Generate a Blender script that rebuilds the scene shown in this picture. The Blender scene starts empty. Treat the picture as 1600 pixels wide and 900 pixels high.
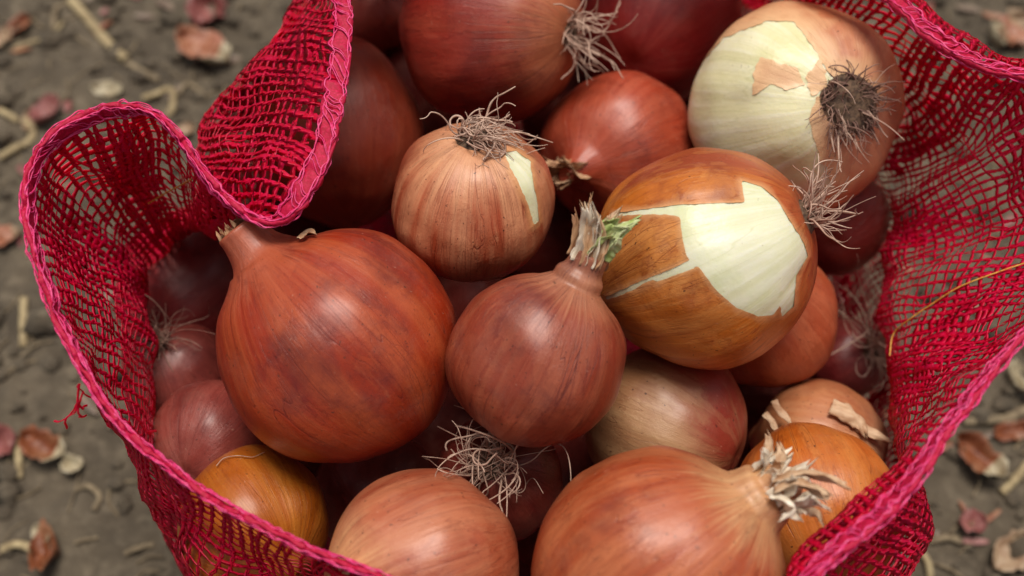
import bpy, math, random
import numpy as np
from mathutils import Vector, Matrix, noise
from mathutils.bvhtree import BVHTree

R = math.radians
random.seed(7)
rng = np.random.default_rng(7)
S = bpy.context.scene
COL = S.collection

# ------------------------------------------------------------------ camera, sky, sun, exposure
TILT, HFOV = 28.0, 50.0
CAM = np.array([0.0, -0.197, 0.611])
FPX = 800 / math.tan(R(HFOV / 2))
cam = bpy.data.cameras.new("camera")
cam.sensor_width = 36
cam.lens = 18 / math.tan(R(HFOV / 2))
cam.clip_start, cam.clip_end = 0.01, 200
cam.dof.use_dof = True
cam.dof.focus_distance = 0.405
cam.dof.aperture_fstop = 5.5
cam_o = bpy.data.objects.new("camera", cam)
cam_o.location = CAM
cam_o.rotation_euler = (R(TILT), 0, 0)
COL.objects.link(cam_o)
S.camera = cam_o

SUN_EL, SUN_ROT = 76.0, 8.0
w = bpy.data.worlds.new("World")
S.world = w
w.use_nodes = True
wn, wl = w.node_tree.nodes, w.node_tree.links
wn.clear()
sky = wn.new("ShaderNodeTexSky")
sky.sky_type = 'NISHITA'
sky.sun_disc = False
sky.sun_elevation = R(SUN_EL)
sky.sun_rotation = R(SUN_ROT)
sky.air_density, sky.dust_density = 1.0, 3.0
hs = wn.new("ShaderNodeHueSaturation")
hs.inputs['Saturation'].default_value = 0.25
bg = wn.new("ShaderNodeBackground")
bg.inputs['Strength'].default_value = 0.06
wo = wn.new("ShaderNodeOutputWorld")
wl.new(sky.outputs[0], hs.inputs['Color'])
wl.new(hs.outputs[0], bg.inputs['Color'])
wl.new(bg.outputs[0], wo.inputs['Surface'])

sun = bpy.data.lights.new("sun", 'SUN')
sun.energy = 2.2
sun.angle = R(24)
sun.color = (1.0, 0.93, 0.84)
sun_o = bpy.data.objects.new("sun", sun)
az, el = R(SUN_ROT), R(SUN_EL)
sd = Vector((math.sin(az) * math.cos(el), math.cos(az) * math.cos(el), math.sin(el)))
sun_o.rotation_euler = sd.to_track_quat('Z', 'Y').to_euler()
sun_o.location = (0, 0, 3)
COL.objects.link(sun_o)

S.view_settings.view_transform = 'Standard'
S.view_settings.look = 'None'
S.view_settings.exposure = 0.58
S.view_settings.gamma = 1.0
S.render.engine = 'CYCLES'
S.cycles.use_denoising = True
S.cycles.max_bounces = 8
S.cycles.caustics_reflective = False
S.cycles.caustics_refractive = False

# ------------------------------------------------------------------ camera geometry used at build time
ct, st = math.cos(R(TILT)), math.sin(R(TILT))
AX, RT, UP = np.array([0, st, -ct]), np.array([1.0, 0, 0]), np.array([0, ct, st])


def ray(px, py):
    return AX + (px - 800) / FPX * RT + (450 - py) / FPX * UP


def at_z(px, py, z):
    d = ray(px, py)
    return CAM + d * ((z - CAM[2]) / d[2])


def at_d(px, py, depth):
    return CAM + ray(px, py) * depth


def to_px(P):
    q = np.asarray(P) - CAM
    dep = q @ AX
    return 800 + (q @ RT) / dep * FPX, 450 - (q @ UP) / dep * FPX, dep


def cam_dir(x, y, z):
    v = x * RT + y * UP - z * AX
    return v / np.linalg.norm(v)


def vivid(c, k=1.09):
    """pigment a little purer than the veiled colour seen in the photograph"""
    l = .3 * c[0] + .55 * c[1] + .15 * c[2]
    return tuple(max(.002, .84 * (l + (x - l) * k)) for x in c[:3]) + (1,)


def srgb(r, g, b):
    f = lambda c: (c / 12.92 if c <= 0.04045 else ((c + 0.055) / 1.055) ** 2.4)
    return (f(r / 255), f(g / 255), f(b / 255), 1)


# ------------------------------------------------------------------ object helpers
def tag(o, label=None, cat=None, group=None, kind=None):
    for k, v in (("label", label), ("category", cat), ("group", group), ("kind", kind)):
        if v:
            o[k] = v
    return o


def mesh_obj(name, verts, faces, mat, parent=None, smooth=True):
    me = bpy.data.meshes.new(name)
    me.from_pydata([tuple(v) for v in verts], [], [tuple(f) for f in faces])
    if smooth:
        me.shade_smooth()
    me.materials.append(mat)
    o = bpy.data.objects.new(name, me)
    COL.objects.link(o)
    o.parent = parent
    return o


def np_obj(name, verts, quads, mat, parent=None, smooth=True):
    """fast builder: verts (n,3), quads (m,4)"""
    me = bpy.data.meshes.new(name)
    me.vertices.add(len(verts))
    me.vertices.foreach_set("co", np.asarray(verts, np.float32).ravel())
    me.loops.add(len(quads) * 4)
    me.loops.foreach_set("vertex_index", np.asarray(quads, np.int32).ravel())
    me.polygons.add(len(quads))
    me.polygons.foreach_set("loop_start", np.arange(0, len(quads) * 4, 4, dtype=np.int32))
    me.update(calc_edges=True)
    me.validate()
    if smooth:
        me.shade_smooth()
    me.materials.append(mat)
    o = bpy.data.objects.new(name, me)
    COL.objects.link(o)
    o.parent = parent
    return o


def empty(name, loc, rot=None):
    o = bpy.data.objects.new(name, None)
    o.empty_display_size = 0.01
    m = Matrix.Translation(Vector(loc))
    if rot is not None:
        m = m @ rot.to_4x4()
    o.matrix_world = m
    COL.objects.link(o)
    return o


class Tubes:
    """collects tubes (and flat ribbons) into one quad mesh"""

    def __init__(self):
        self.v, self.q, self.n = [], [], 0

    def add(self, pts, rad, sides=4, flat=1.0, nrm=None):
        P = np.asarray(pts, float)
        n = len(P)
        rad = np.broadcast_to(np.asarray(rad, float), (n,))
        T = np.gradient(P, axis=0)
        T /= np.linalg.norm(T, axis=1, keepdims=True) + 1e-12
        if nrm is None:
            ref = np.array([0.31, 0.52, 0.79]) if abs(T.mean(0) @ np.array([0.31, 0.52, 0.79])) < 0.8 * np.linalg.norm(T.mean(0)) + .01 else np.array([0.8, -0.5, 0.1])
            N = np.broadcast_to(ref, P.shape)
        else:
            N = np.asarray(nrm, float)
        B = np.cross(T, N)
        B /= np.linalg.norm(B, axis=1, keepdims=True) + 1e-12
        N = np.cross(B, T)
        a = np.arange(sides) / sides * 2 * math.pi + math.pi / 4
        ca, sa = np.cos(a), np.sin(a)
        V = P[:, None] + rad[:, None, None] * (ca[None, :, None] * B[:, None] + flat * sa[None, :, None] * N[:, None])
        i = np.arange(n - 1)[:, None] * sides
        j = np.arange(sides)[None]
        k = (j + 1) % sides
        q = np.stack([i + j, i + k, i + sides + k, i + sides + j], -1).reshape(-1, 4) + self.n
        self.v.append(V.reshape(-1, 3))
        self.q.append(q)
        self.n += n * sides

    def build(self, name, mat, parent=None, smooth=True):
        return np_obj(name, np.concatenate(self.v), np.concatenate(self.q), mat, parent, smooth)


def smooth_path(ctrl, n):
    """Catmull-Rom through control points"""
    P = np.asarray(ctrl, float)
    P = np.vstack([2 * P[0] - P[1], P, 2 * P[-1] - P[-2]])
    t = np.linspace(0, len(P) - 3 - 1e-9, n)
    i = t.astype(int)
    f = (t - i)[:, None]
    a, b, c, d = P[i], P[i + 1], P[i + 2], P[i + 3]
    return 0.5 * (2 * b + (c - a) * f + (2 * a - 5 * b + 4 * c - d) * f * f + (3 * b - a - 3 * c + d) * f ** 3)


# ------------------------------------------------------------------ materials
class NT:
    def __init__(self, name):
        self.m = bpy.data.materials.new(name)
        self.m.use_nodes = True
        self.n, self.l = self.m.node_tree.nodes, self.m.node_tree.links
        self.n.clear()
        self.out = self.n.new("ShaderNodeOutputMaterial")
        self.co = self.n.new("ShaderNodeTexCoord").outputs['Object']

    def link(self, a, b):
        if isinstance(a, (int, float)):
            b.default_value = a
        elif isinstance(a, tuple):
            b.default_value = a if len(b.default_value) == len(a) else a[:3]
        else:
            self.l.new(a, b)

    def math(self, op, a, b=0.0, clamp=False):
        n = self.n.new("ShaderNodeMath")
        n.operation, n.use_clamp = op, clamp
        self.link(a, n.inputs[0])
        self.link(b, n.inputs[1])
        return n.outputs[0]

    def vmath(self, op, a, b=(0, 0, 0)):
        n = self.n.new("ShaderNodeVectorMath")
        n.operation = op
        self.link(a, n.inputs[0])
        if op == 'SCALE':
            self.link(b, n.inputs['Scale'])
        else:
            self.link(b, n.inputs[1])
        return n.outputs['Value'] if op in ('LENGTH', 'DOT_PRODUCT') else n.outputs[0]

    def noise(self, vec, scale, detail=3.0, rough=0.55, dist=0.0):
        n = self.n.new("ShaderNodeTexNoise")
        self.link(vec, n.inputs['Vector'])
        n.inputs['Scale'].default_value = scale
        n.inputs['Detail'].default_value = detail
        n.inputs['Roughness'].default_value = rough
        n.inputs['Distortion'].default_value = dist
        return n.outputs[0]

    def ramp(self, v, a, b, c0=0.0, c1=1.0):
        n = self.n.new("ShaderNodeMapRange")
        n.interpolation_type = 'SMOOTHSTEP'
        self.link(v, n.inputs['Value'])
        for k, x in zip(('From Min', 'From Max', 'To Min', 'To Max'), (a, b, c0, c1)):
            n.inputs[k].default_value = x
        return n.outputs[0]

    def mix(self, f, a, b, mode='MIX'):
        n = self.n.new("ShaderNodeMix")
        n.data_type, n.blend_type = 'RGBA', mode
        self.link(f, n.inputs[0])
        self.link(a, n.inputs[6])
        self.link(b, n.inputs[7])
        return n.outputs[2]

    def bump(self, h, dist, strength=1.0, prev=None):
        n = self.n.new("ShaderNodeBump")
        n.inputs['Strength'].default_value = strength
        n.inputs['Distance'].default_value = dist
        self.link(h, n.inputs['Height'])
        if prev is not None:
            self.l.new(prev, n.inputs['Normal'])
        return n.outputs[0]

    def principled(self, color, rough=0.5, normal=None, **kw):
        b = self.n.new("ShaderNodeBsdfPrincipled")
        self.link(color, b.inputs['Base Color'])
        self.link(rough, b.inputs['Roughness'])
        if normal is not None:
            self.l.new(normal, b.inputs['Normal'])
        for k, v in kw.items():
            self.link(v, b.inputs[k.replace('_', ' ')])
        return b.outputs[0]

    def done(self, sh):
        self.l.new(sh, self.out.inputs['Surface'])
        return self.m


def polar_coords(t, seed):
    """noise coordinates that run along the meridians of an onion (local z = root to neck axis)"""
    sep = t.n.new("ShaderNodeSeparateXYZ")
    P = t.vmath('SCALE', t.co, 25.0)
    t.l.new(P, sep.inputs[0])
    com = t.n.new("ShaderNodeCombineXYZ")
    t.l.new(sep.outputs[0], com.inputs[0])
    t.l.new(sep.outputs[1], com.inputs[1])
    flat = t.vmath('NORMALIZE', com.outputs[0])
    com2 = t.n.new("ShaderNodeCombineXYZ")
    s2 = t.n.new("ShaderNodeSeparateXYZ")
    t.l.new(flat, s2.inputs[0])
    t.l.new(s2.outputs[0], com2.inputs[0])
    t.l.new(s2.outputs[1], com2.inputs[1])
    z = t.math('MULTIPLY', sep.outputs[2], 0.10)
    wob = t.math('MULTIPLY', t.noise(t.vmath('ADD', P, (seed, seed * 2, 0)), 1.2, 2), 0.12)
    t.link(t.math('ADD', z, wob), com2.inputs[2])
    M = t.vmath('ADD', com2.outputs[0], (seed * 1.7, seed * .3, seed))
    Pn = t.vmath('ADD', P, (seed * 3.1, seed, seed * 2))
    zn = t.vmath('NORMALIZE', P)
    s3 = t.n.new("ShaderNodeSeparateXYZ")
    t.l.new(zn, s3.inputs[0])
    return P, Pn, M, s3.outputs[2]


def onion_skin(name, main, light, dark, seed, root_tint=None, neck_tint=None, second=None, sdir=None,
               lines=0.5, blotch=0.6, rough=0.42, sthresh=(-.2, .3), streak=0.62, flake=0.28, film=srgb(214, 170, 118), gloss=1.0):
    t = NT(name)
    main, light, dark = vivid(main), vivid(light), vivid(dark)
    P, Pn, M, z = polar_coords(t, seed)
    coarse = t.noise(M, 3.2, 3, 0.6)
    fine = t.noise(M, 19.0, 6, 0.7)
    c = t.mix(t.math('MULTIPLY', t.ramp(coarse, 0.40, 0.68), streak), main, light)
    c = t.mix(t.math('MULTIPLY', t.ramp(fine, 0.52, 0.72), 0.6), c, light)
    c = t.mix(t.math('MULTIPLY', t.ramp(fine, 0.46, 0.28), 0.28), c, dark)
    if second is not None:
        d = t.vmath('DOT_PRODUCT', t.vmath('NORMALIZE', P), sdir)
        d = t.math('ADD', d, t.math('MULTIPLY', t.math('SUBTRACT', coarse, 0.5), 1.0))
        c = t.mix(t.ramp(d, *sthresh), c, second)
    if root_tint is not None:
        c = t.mix(t.ramp(t.math('ADD', z, t.math('MULTIPLY', t.math('SUBTRACT', fine, .5), .8)), -0.45, -1.0, 0, 0.85), c, root_tint)
    if neck_tint is not None:
        c = t.mix(t.ramp(t.math('ADD', z, t.math('MULTIPLY', t.math('SUBTRACT', fine, .5), .5)), 0.72, 1.0, 0, 0.9), c, neck_tint)
    # pigment blotches
    b1 = t.noise(Pn, 1.5, 5, 0.62, 0.4)
    c = t.mix(t.math('MULTIPLY', t.ramp(b1, 0.46, 0.70), blotch), c, dark)
    b2 = t.noise(Pn, 6.0, 4, 0.7)
    c = t.mix(t.math('MULTIPLY', t.ramp(b2, 0.55, 0.78), blotch * 0.5), c, dark)
    c = t.mix(t.math('MULTIPLY', t.ramp(t.noise(Pn, 3.0, 5, 0.7, 0.6), 0.55, 0.75), 0.25), c, light)
    # thin veins along the meridians
    v = t.math('ABSOLUTE', t.math('SUBTRACT', t.noise(M, 7.0, 1.0, 0.4), 0.5))
    vein = t.math('MAXIMUM', t.ramp(v, 0.0, 0.012, 1.0, 0.0), t.math('MULTIPLY', t.ramp(t.math('ABSOLUTE', t.math('SUBTRACT', t.noise(t.vmath('ADD', M, (5, 3, 1)), 12.0, 1.0, 0.4), 0.5)), 0.0, 0.013, 1.0, 0.0), 0.6))
    hair = t.ramp(t.math('ABSOLUTE', t.math('SUBTRACT', t.noise(t.vmath('ADD', M, (1, 8, 3)), 24.0, 1.0, 0.4), 0.5)), 0.0, 0.03, 0.5, 0.0)
    vein = t.math('MAXIMUM', vein, t.math('MULTIPLY', hair, t.ramp(t.noise(t.vmath('ADD', Pn, (3, 3, 3)), 1.1, 2), .42, .6)))
    vein = t.math('MULTIPLY', vein, t.ramp(t.noise(Pn, 1.6, 2), 0.38, 0.55))
    c = t.mix(t.math('MULTIPLY', vein, lines), c, dark)
    # outer papery layer flaked away in ragged lengths
    fc = t.vmath('ADD', t.vmath('MULTIPLY', M, (1.6, 1.6, 9.0)), (seed, 4.0, 2.0))
    fl = t.math('ADD', t.noise(fc, 1.5, 6, 0.62), t.math('MULTIPLY', t.math('SUBTRACT', t.noise(Pn, 1.0, 2), .5), .5))
    flk = t.ramp(fl, 0.545, 0.56)
    edge = t.math('MULTIPLY', t.ramp(fl, 0.51, 0.545), t.math('SUBTRACT', 1.0, flk))
    c = t.mix(t.math('MULTIPLY', flk, flake * .55), c, light)
    c = t.mix(t.math('MULTIPLY', edge, flake * .5), c, dark)
    # grey brown field dust
    du = t.noise(t.vmath('ADD', Pn, (2, 7, 5)), 2.4, 7, 0.72)
    c = t.mix(t.math('MULTIPLY', t.ramp(du, 0.50, 0.76), 0.26), c, srgb(150, 106, 92))
    sc_ = t.ramp(t.noise(t.vmath('MULTIPLY', M, (5, 5, 30)), 3.2, 4, .6), .62, .72)
    c = t.mix(t.math('MULTIPLY', sc_, 0.16), c, dark)
    # dirt specks
    sp = t.ramp(t.noise(Pn, 26.0, 2, 0.5), 0.70, 0.735)
    c = t.mix(t.math('MULTIPLY', sp, 0.8), c, srgb(58, 36, 28))
    sp2 = t.ramp(t.noise(t.vmath('ADD', Pn, (9, 4, 1)), 22.0, 2, 0.6), 0.70, 0.79)
    c = t.mix(t.math('MULTIPLY', sp2, 0.35), c, srgb(205, 170, 150))
    # thin torn margin, where the skin is a single film
    at = t.n.new("ShaderNodeAttribute")
    at.attribute_name = "thin"
    thin = at.outputs['Fac']
    c = t.mix(thin, c, film)
    r = t.math('ADD', rough - 0.14, t.math('ADD', t.math('MULTIPLY', b2, 0.2), t.math('MULTIPLY', t.ramp(du, .4, .75), .16)))
    h = t.math('ADD', t.math('MULTIPLY', coarse, 0.8), t.math('MULTIPLY', fine, 0.55))
    h = t.math('SUBTRACT', h, t.math('ADD', t.math('MULTIPLY', vein, 0.35), t.math('MULTIPLY', flk, flake * .3)))
    n1 = t.bump(h, 0.0010, 0.5)
    n2 = t.bump(t.noise(Pn, 4.5, 7, 0.68, .4), 0.0018, 0.26, n1)
    n3 = t.bump(t.noise(Pn, 60, 2), 0.0002, 0.4, n2)
    return t.done(t.principled(c, r, n3, Specular_IOR_Level=0.4 * gloss, Coat_Weight=0.6 * gloss, Coat_Roughness=0.36, Coat_Tint=(.98, .72, .62, 1), Coat_IOR=1.42))


def onion_flesh(name, seed, a, b, g):
    t = NT(name)
    P, Pn, M, z = polar_coords(t, seed)
    f = t.noise(M, 9, 3, 0.6)
    c = t.mix(t.ramp(f, 0.35, 0.7), a, b)
    c = t.mix(t.ramp(t.noise(Pn, 1.4, 4, .6), 0.45, 0.75, 0, 0.7), c, g)
    v = t.ramp(t.math('ABSOLUTE', t.math('SUBTRACT', t.noise(M, 7.0, 1, .4), 0.5)), 0, 0.014, 0.3, 0)
    c = t.mix(v, c, srgb(190, 190, 130))
    sp = t.ramp(t.noise(Pn, 26.0, 2, 0.5), 0.70, 0.76)
    c = t.mix(t.math('MULTIPLY', sp, 0.35), c, srgb(150, 140, 100))
    n1 = t.bump(f, 0.0005, 0.5)
    n2 = t.bump(t.noise(Pn, 20, 4), 0.0004, 0.4, n1)
    return t.done(t.principled(c, 0.38, n2, Subsurface_Weight=0.25, Subsurface_Scale=0.004, Subsurface_Radius=(1.0, 0.8, 0.4)))


def fibre(name, a, b, scale=300, rough=0.75, stretch=(1, 1, 1), transl=0.0, bump=0.0006):
    t = NT(name)
    v = t.vmath('MULTIPLY', t.co, stretch)
    f = t.noise(v, scale, 4, 0.6)
    c = t.mix(t.ramp(f, 0.32, 0.70), a, b)
    sh = t.principled(c, rough, t.bump(f, bump, 0.6))
    if transl:
        tr = t.n.new("ShaderNodeBsdfTranslucent")
        t.link(c, tr.inputs['Color'])
        mx = t.n.new("ShaderNodeMixShader")
        mx.inputs[0].default_value = transl
        t.l.new(sh, mx.inputs[1])
        t.l.new(tr.outputs[0], mx.inputs[2])
        sh = mx.outputs[0]
    return t.done(sh)


M_ROOT = fibre("dry_roots", srgb(168, 134, 116), srgb(210, 180, 160), 160)
M_ROOTD = fibre("dark_roots", srgb(104, 74, 64), srgb(158, 122, 106), 160)
M_PLATE = fibre("root_plate", srgb(60, 44, 34), srgb(110, 86, 66), 500, 0.9)
M_PAPER = fibre("papery_neck", srgb(192, 146, 108), srgb(232, 202, 166), 260, 0.6, (1, 1, .15), 0.25)
M_PAPERD = fibre("brown_papery_neck", srgb(138, 90, 60), srgb(204, 160, 120), 260, 0.65, (1, 1, .15), 0.15)
M_PAPERW = fibre("white_papery_neck", srgb(222, 202, 172), srgb(250, 240, 222), 300, 0.6, (1, 1, .3), 0.2)
M_GREEN = fibre("green_shoot", srgb(170, 188, 104), srgb(226, 230, 182), 250, 0.5, (1, 1, .2), 0.2)


def net_mat(name, a, b, pale, transl=0.22, rough=0.38, sc=420):
    t = NT(name)
    f = t.noise(t.co, sc, 3, 0.6)
    g = t.noise(t.co, 28, 3, 0.6)
    c = t.mix(t.ramp(f, 0.35, 0.68), a, b)
    c = t.mix(t.math('MULTIPLY', t.ramp(t.noise(t.co, 900, 2), 0.62, 0.75), 0.35), c, pale)
    c = t.mix(t.ramp(g, 0.35, 0.7, 0, 0.4), c, a)
    sh = t.principled(c, rough, t.bump(f, 0.0004, 0.7), Specular_IOR_Level=0.5)
    tr = t.n.new("ShaderNodeBsdfTranslucent")
    t.link(c, tr.inputs['Color'])
    mx = t.n.new("ShaderNodeMixShader")
    mx.inputs[0].default_value = transl
    t.l.new(sh, mx.inputs[1])
    t.l.new(tr.outputs[0], mx.inputs[2])
    return t.done(mx.outputs[0])


M_NET = net_mat("red_net", srgb(236, 0, 56), srgb(250, 26, 96), srgb(252, 150, 185), 0.52, 0.4)
M_HEM = net_mat("red_hem", srgb(184, 0, 52), srgb(216, 8, 78), srgb(236, 60, 124), 0.25, 0.65, 900)
M_STITCH = net_mat("pink_stitching", srgb(222, 36, 104), srgb(240, 88, 148), srgb(248, 150, 190), 0.1, 0.4)
M_YELLOW = fibre("yellow_thread", srgb(200, 130, 40), srgb(232, 180, 90), 600, 0.5)

# ------------------------------------------------------------------ onions: list and packing
# key: cx, cy, radius px, z guess, length/width, neck axis in view (right, up, towards viewer)
ON = {
    'A': (768, 48, 145, .225, .97, (-.86, .14, -.48)),
    'B': (1022, 28, 135, .185, 1.0, (.3, .6, -.6)),
    'C': (1240, 168, 160, .222, .98, (-.29, .14, -.95)),
    'D': (968, 232, 120, .190, 1.0, (-.56, -.35, .75)),
    'E': (1100, 401, 171, .236, 1.0, (-.87, -.36, -.33)),
    'F': (740, 318, 128, .238, .98, (-.04, -.76, -.64)),
    'G': (530, 543, 184, .236, 1.0, (-.62, .76, .16)),
    'H': (838, 561, 138, .250, .97, (.44, .86, .22)),
    'I': (1198, 497, 111, .190, 1.0, (.5, -.6, -.6)),
    'J': (1042, 664, 130, .188, .95, (-.80, .35, -.45)),
    'K': (1028, 892, 196, .236, .97, (.74, .62, .26)),
    'L': (660, 886, 153, .228, .98, (.88, .20, -.42)),
    'M': (398, 816, 114, .188, 1.0, (.62, -.5, .6)),
    'N': (338, 692, 100, .178, 1.0, (.2, .3, -.9)),
    'O': (300, 462, 108, .192, 1.0, (.5, .6, -.5)),
    'P': (282, 585, 80, .155, 1.0, (.2, -.6, -.7)),
    'Q': (528, 204, 132, .190, 1.12, (.15, -.98, .1)),
    'R': (1272, 796, 130, .190, 1.05, (-.12, .78, -.62)),
    'S': (1278, 698, 104, .170, .96, (-.9, .1, -.4)),
    'U': (780, 745, 98, .195, 1.0, (.1, -.35, -.9)),
    'V': (590, 770, 98, .150, 1.0, (-.3, .5, -.8)),
    'W': (1300, 345, 86, .165, 1.0, (.2, .5, -.8)),
    'X': (1322, 560, 62, .125, 1.0, (-.4, -.2, -.9)),
    'Z': (588, 18, 62, .150, 1.0, (.2, -.3, -.9)),
    'FA': (740, 480, 104, .060, 1.0, (.2, .3, .5)),  # filler onions from here down, added to plug and darken the gaps
    'FB': (880, 790, 110, .110, 1.0, (.2, .8, .1)),
    'FC': (690, 690, 110, .070, 1.0, (.5, .2, .5)),
    'FD': (640, 160, 104, .120, 1.0, (.5, .2, .5)),
    'FE': (880, 370, 104, .110, 1.0, (.2, -.2, .5)),
    'FF': (450, 400, 104, .110, 1.0, (.5, .6, .5)),
    'FG': (480, 720, 104, .110, 1.0, (-.5, .2, .5)),
    'FH': (1140, 610, 110, .110, 1.0, (.5, -.2, .5)),
    'FI': (830, 850, 104, .100, 1.0, (.5, .2, -.5)),
    'FJ': (920, 170, 110, .110, 1.0, (.1, .2, .5)),
    'FK': (1100, 130, 104, .110, 1.0, (.1, .2, .5)),
    'FL': (1190, 720, 104, .110, 1.0, (.1, .2, .5)),
}
FRONT = [('F', 'A'), ('F', 'D'), ('A', 'B'), ('A', 'Q'), ('A', 'D'), ('C', 'B'), ('E', 'D'), ('E', 'C'), ('E', 'I'), ('H', 'E'),
         ('H', 'G'), ('H', 'J'), ('H', 'U'), ('H', 'F'), ('F', 'G'), ('G', 'O'), ('G', 'N'), ('G', 'P'), ('G', 'V'), ('G', 'M'), ('G', 'Q'),
         ('K', 'J'), ('K', 'R'), ('K', 'U'), ('K', 'L'), ('L', 'U'), ('L', 'V'), ('L', 'M'), ('M', 'N'), ('M', 'V'), ('R', 'S'),
         ('J', 'S'), ('I', 'S'), ('J', 'U'), ('E', 'W'), ('C', 'W'), ('I', 'X'), ('I', 'W'), ('S', 'X'), ('N', 'P'), ('A', 'Z'), ('Q', 'Z'),
         ('F', 'FA'), ('H', 'FA'), ('G', 'FA'), ('K', 'FB'), ('J', 'FB'), ('U', 'FB'), ('E', 'J'), ('F', 'Q'), ('D', 'B'), ('P', 'O'), ('I', 'J')]
FRONT += [(a, b) for a in 'ABCDEFGHIJKLMNOPQRSUVWXZ' for b in ('FA', 'FB', 'FC', 'FD', 'FE', 'FF', 'FG', 'FH', 'FI', 'FJ', 'FK', 'FL')]
keys = list(ON)
dep = {}
for k in keys:
    cx, cy, r, z, q, ax = ON[k]
    dep[k] = float(to_px(at_z(cx, cy, z))[2])
front = set(FRONT)


def onion_c(k):
    cx, cy, r = ON[k][:3]
    return at_d(cx, cy, dep[k]), r / FPX * dep[k]


for it in range(500):
    moved = False
    for i, a in enumerate(keys):
        for b in keys[i + 1:]:
            ca, ra = onion_c(a)
            cb, rb = onion_c(b)
            ov = 0.965 * (ra + rb) - np.linalg.norm(ca - cb)
            if ov > 1e-4:
                f = (a, b) if (a, b) in front else (b, a) if (b, a) in front else ((a, b) if dep[a] < dep[b] else (b, a))
                dep[f[0]] -= 0.12 * ov
                dep[f[1]] += 0.25 * ov
                moved = True
    if not moved:
        break

ONC = {k: onion_c(k) for k in keys}
if __import__('os').environ.get('ONION_DEBUG'):
    for k in keys:
        print(k, np.round(ONC[k][0], 3), 'r', round(ONC[k][1], 4), 'it', it)


def profile(neck, root_dimple=0.05):
    """(rho, z) control points from root pole to neck"""
    pts = [(0.0, -0.955), (0.07, -0.965), (0.16, -0.975)]
    for a in np.linspace(2.86, 0.62, 15):
        pts.append((math.sin(a) ** 0.97, math.cos(a)))
    if neck:
        r, L, tp = neck
        if tp < .7:                                    # a stout neck that tapers evenly out of the bulb
            pts += [(.43, .90), (.305, .985), (.235, 1.07), (.205, 1.16), (.19, 1.24), (.18, 1.31), (.10, 1.305), (0, 1.30)]
        else:
            pts += [(.44, .90), (.30, 1.0), (r * 1.25, 1.12), (r, 1.12 + .3 * L), (r * (.5 + .5 * tp), 1.12 + .65 * L), (r * tp, 1.12 + L), (r * .5 * tp, 1.11 + L), (0.0, 1.10 + L)]
    else:
        pts += [(.46, .89), (.30, .965), (.16, 1.02), (.07, 1.07), (0.0, 1.10)]
    return smooth_path(np.array(pts), 74)


def onion_mesh(rad, q, seed, neck=None, nphi=96, off=0.0, lump=0.02, rib=0.006):
    pr = profile(neck)
    ph = np.arange(nphi) / nphi * 2 * math.pi
    V = np.zeros((len(pr), nphi, 3))
    so = Vector((seed * 3.7, seed * 1.3, -seed))
    for i, (rho, z) in enumerate(pr):
        for j, p in enumerate(ph):
            x, y = math.cos(p), math.sin(p)
            d = Vector((x * rho, y * rho, z))
            n = 1 + lump * noise.noise(d * 1.3 + so) * 1.6 + lump * .35 * noise.noise(d * 3.4 + so)
            rb = rib * noise.noise(Vector((x * 4.5, y * 4.5, z * .5)) + so) + rib * .7 * noise.noise(Vector((x * 11, y * 11, z * .7)) + so)
            if z > 1.0 and neck:
                rb += .02 * noise.noise(Vector((x * 3, y * 3, z * 2.0)) + so) / max(rho, .12) * .5
            V[i, j] = (x * rho * (n + rb), y * rho * (n + rb), z * q * (n if z < 1 else 1))
    V *= rad
    if off:
        nn = V / (np.linalg.norm(V, axis=2, keepdims=True) + 1e-9)
        V = V + nn * off
    return V


def grid_faces(V, closed=True):
    m, n = V.shape[:2]
    i = np.arange(m - 1)[:, None] * n
    j = np.arange(n)[None] if closed else np.arange(n - 1)[None]
    k = (j + 1) % n
    return np.stack([i + j, i + k, i + n + k, i + n + j], -1).reshape(-1, 4)


def poly_sd(px, py, poly):
    """signed distance, negative inside"""
    P = np.asarray(poly, float)
    x, y = np.asarray(px), np.asarray(py)
    d = np.full(x.shape, 1e9)
    inside = np.zeros(x.shape, bool)
    for i in range(len(P)):
        a, b = P[i], P[(i + 1) % len(P)]
        e = b - a
        t = np.clip(((x - a[0]) * e[0] + (y - a[1]) * e[1]) / (e @ e), 0, 1)
        d = np.minimum(d, np.hypot(x - a[0] - t * e[0], y - a[1] - t * e[1]))
        c = ((a[1] > y) != (b[1] > y)) & (x < (b[0] - a[0]) * (y - a[1]) / (b[1] - a[1] + 1e-12) + a[0])
        inside ^= c
    return np.where(inside, -d, d)


def cut_grid(V, keep):
    """keep the part of the closed grid where keep>0, clipping cells exactly on the line"""
    F = grid_faces(V)
    flat = V.reshape(-1, 3)
    kp = keep.ravel()
    verts, faces, idx, eidx = [], [], {}, {}

    def vid(a):
        if a not in idx:
            idx[a] = len(verts)
            verts.append(flat[a])
        return idx[a]

    def eid(a, b):
        key = (min(a, b), max(a, b))
        if key not in eidx:
            t = kp[a] / (kp[a] - kp[b])
            eidx[key] = len(verts)
            verts.append(flat[a] + (flat[b] - flat[a]) * t)
        return eidx[key]

    for f in F:
        s = kp[f] > 0
        if s.all():
            faces.append([vid(a) for a in f])
        elif s.any():
            poly = []
            for i in range(4):
                a, b = f[i], f[(i + 1) % 4]
                if kp[a] > 0:
                    poly.append(vid(a))
                if (kp[a] > 0) != (kp[b] > 0):
                    poly.append(eid(a, b))
            if len(poly) >= 3:
                faces.append(poly)
    kv = np.zeros(len(verts))
    for a, i in idx.items():
        kv[i] = kp[a]
    return verts, faces, kv


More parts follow.
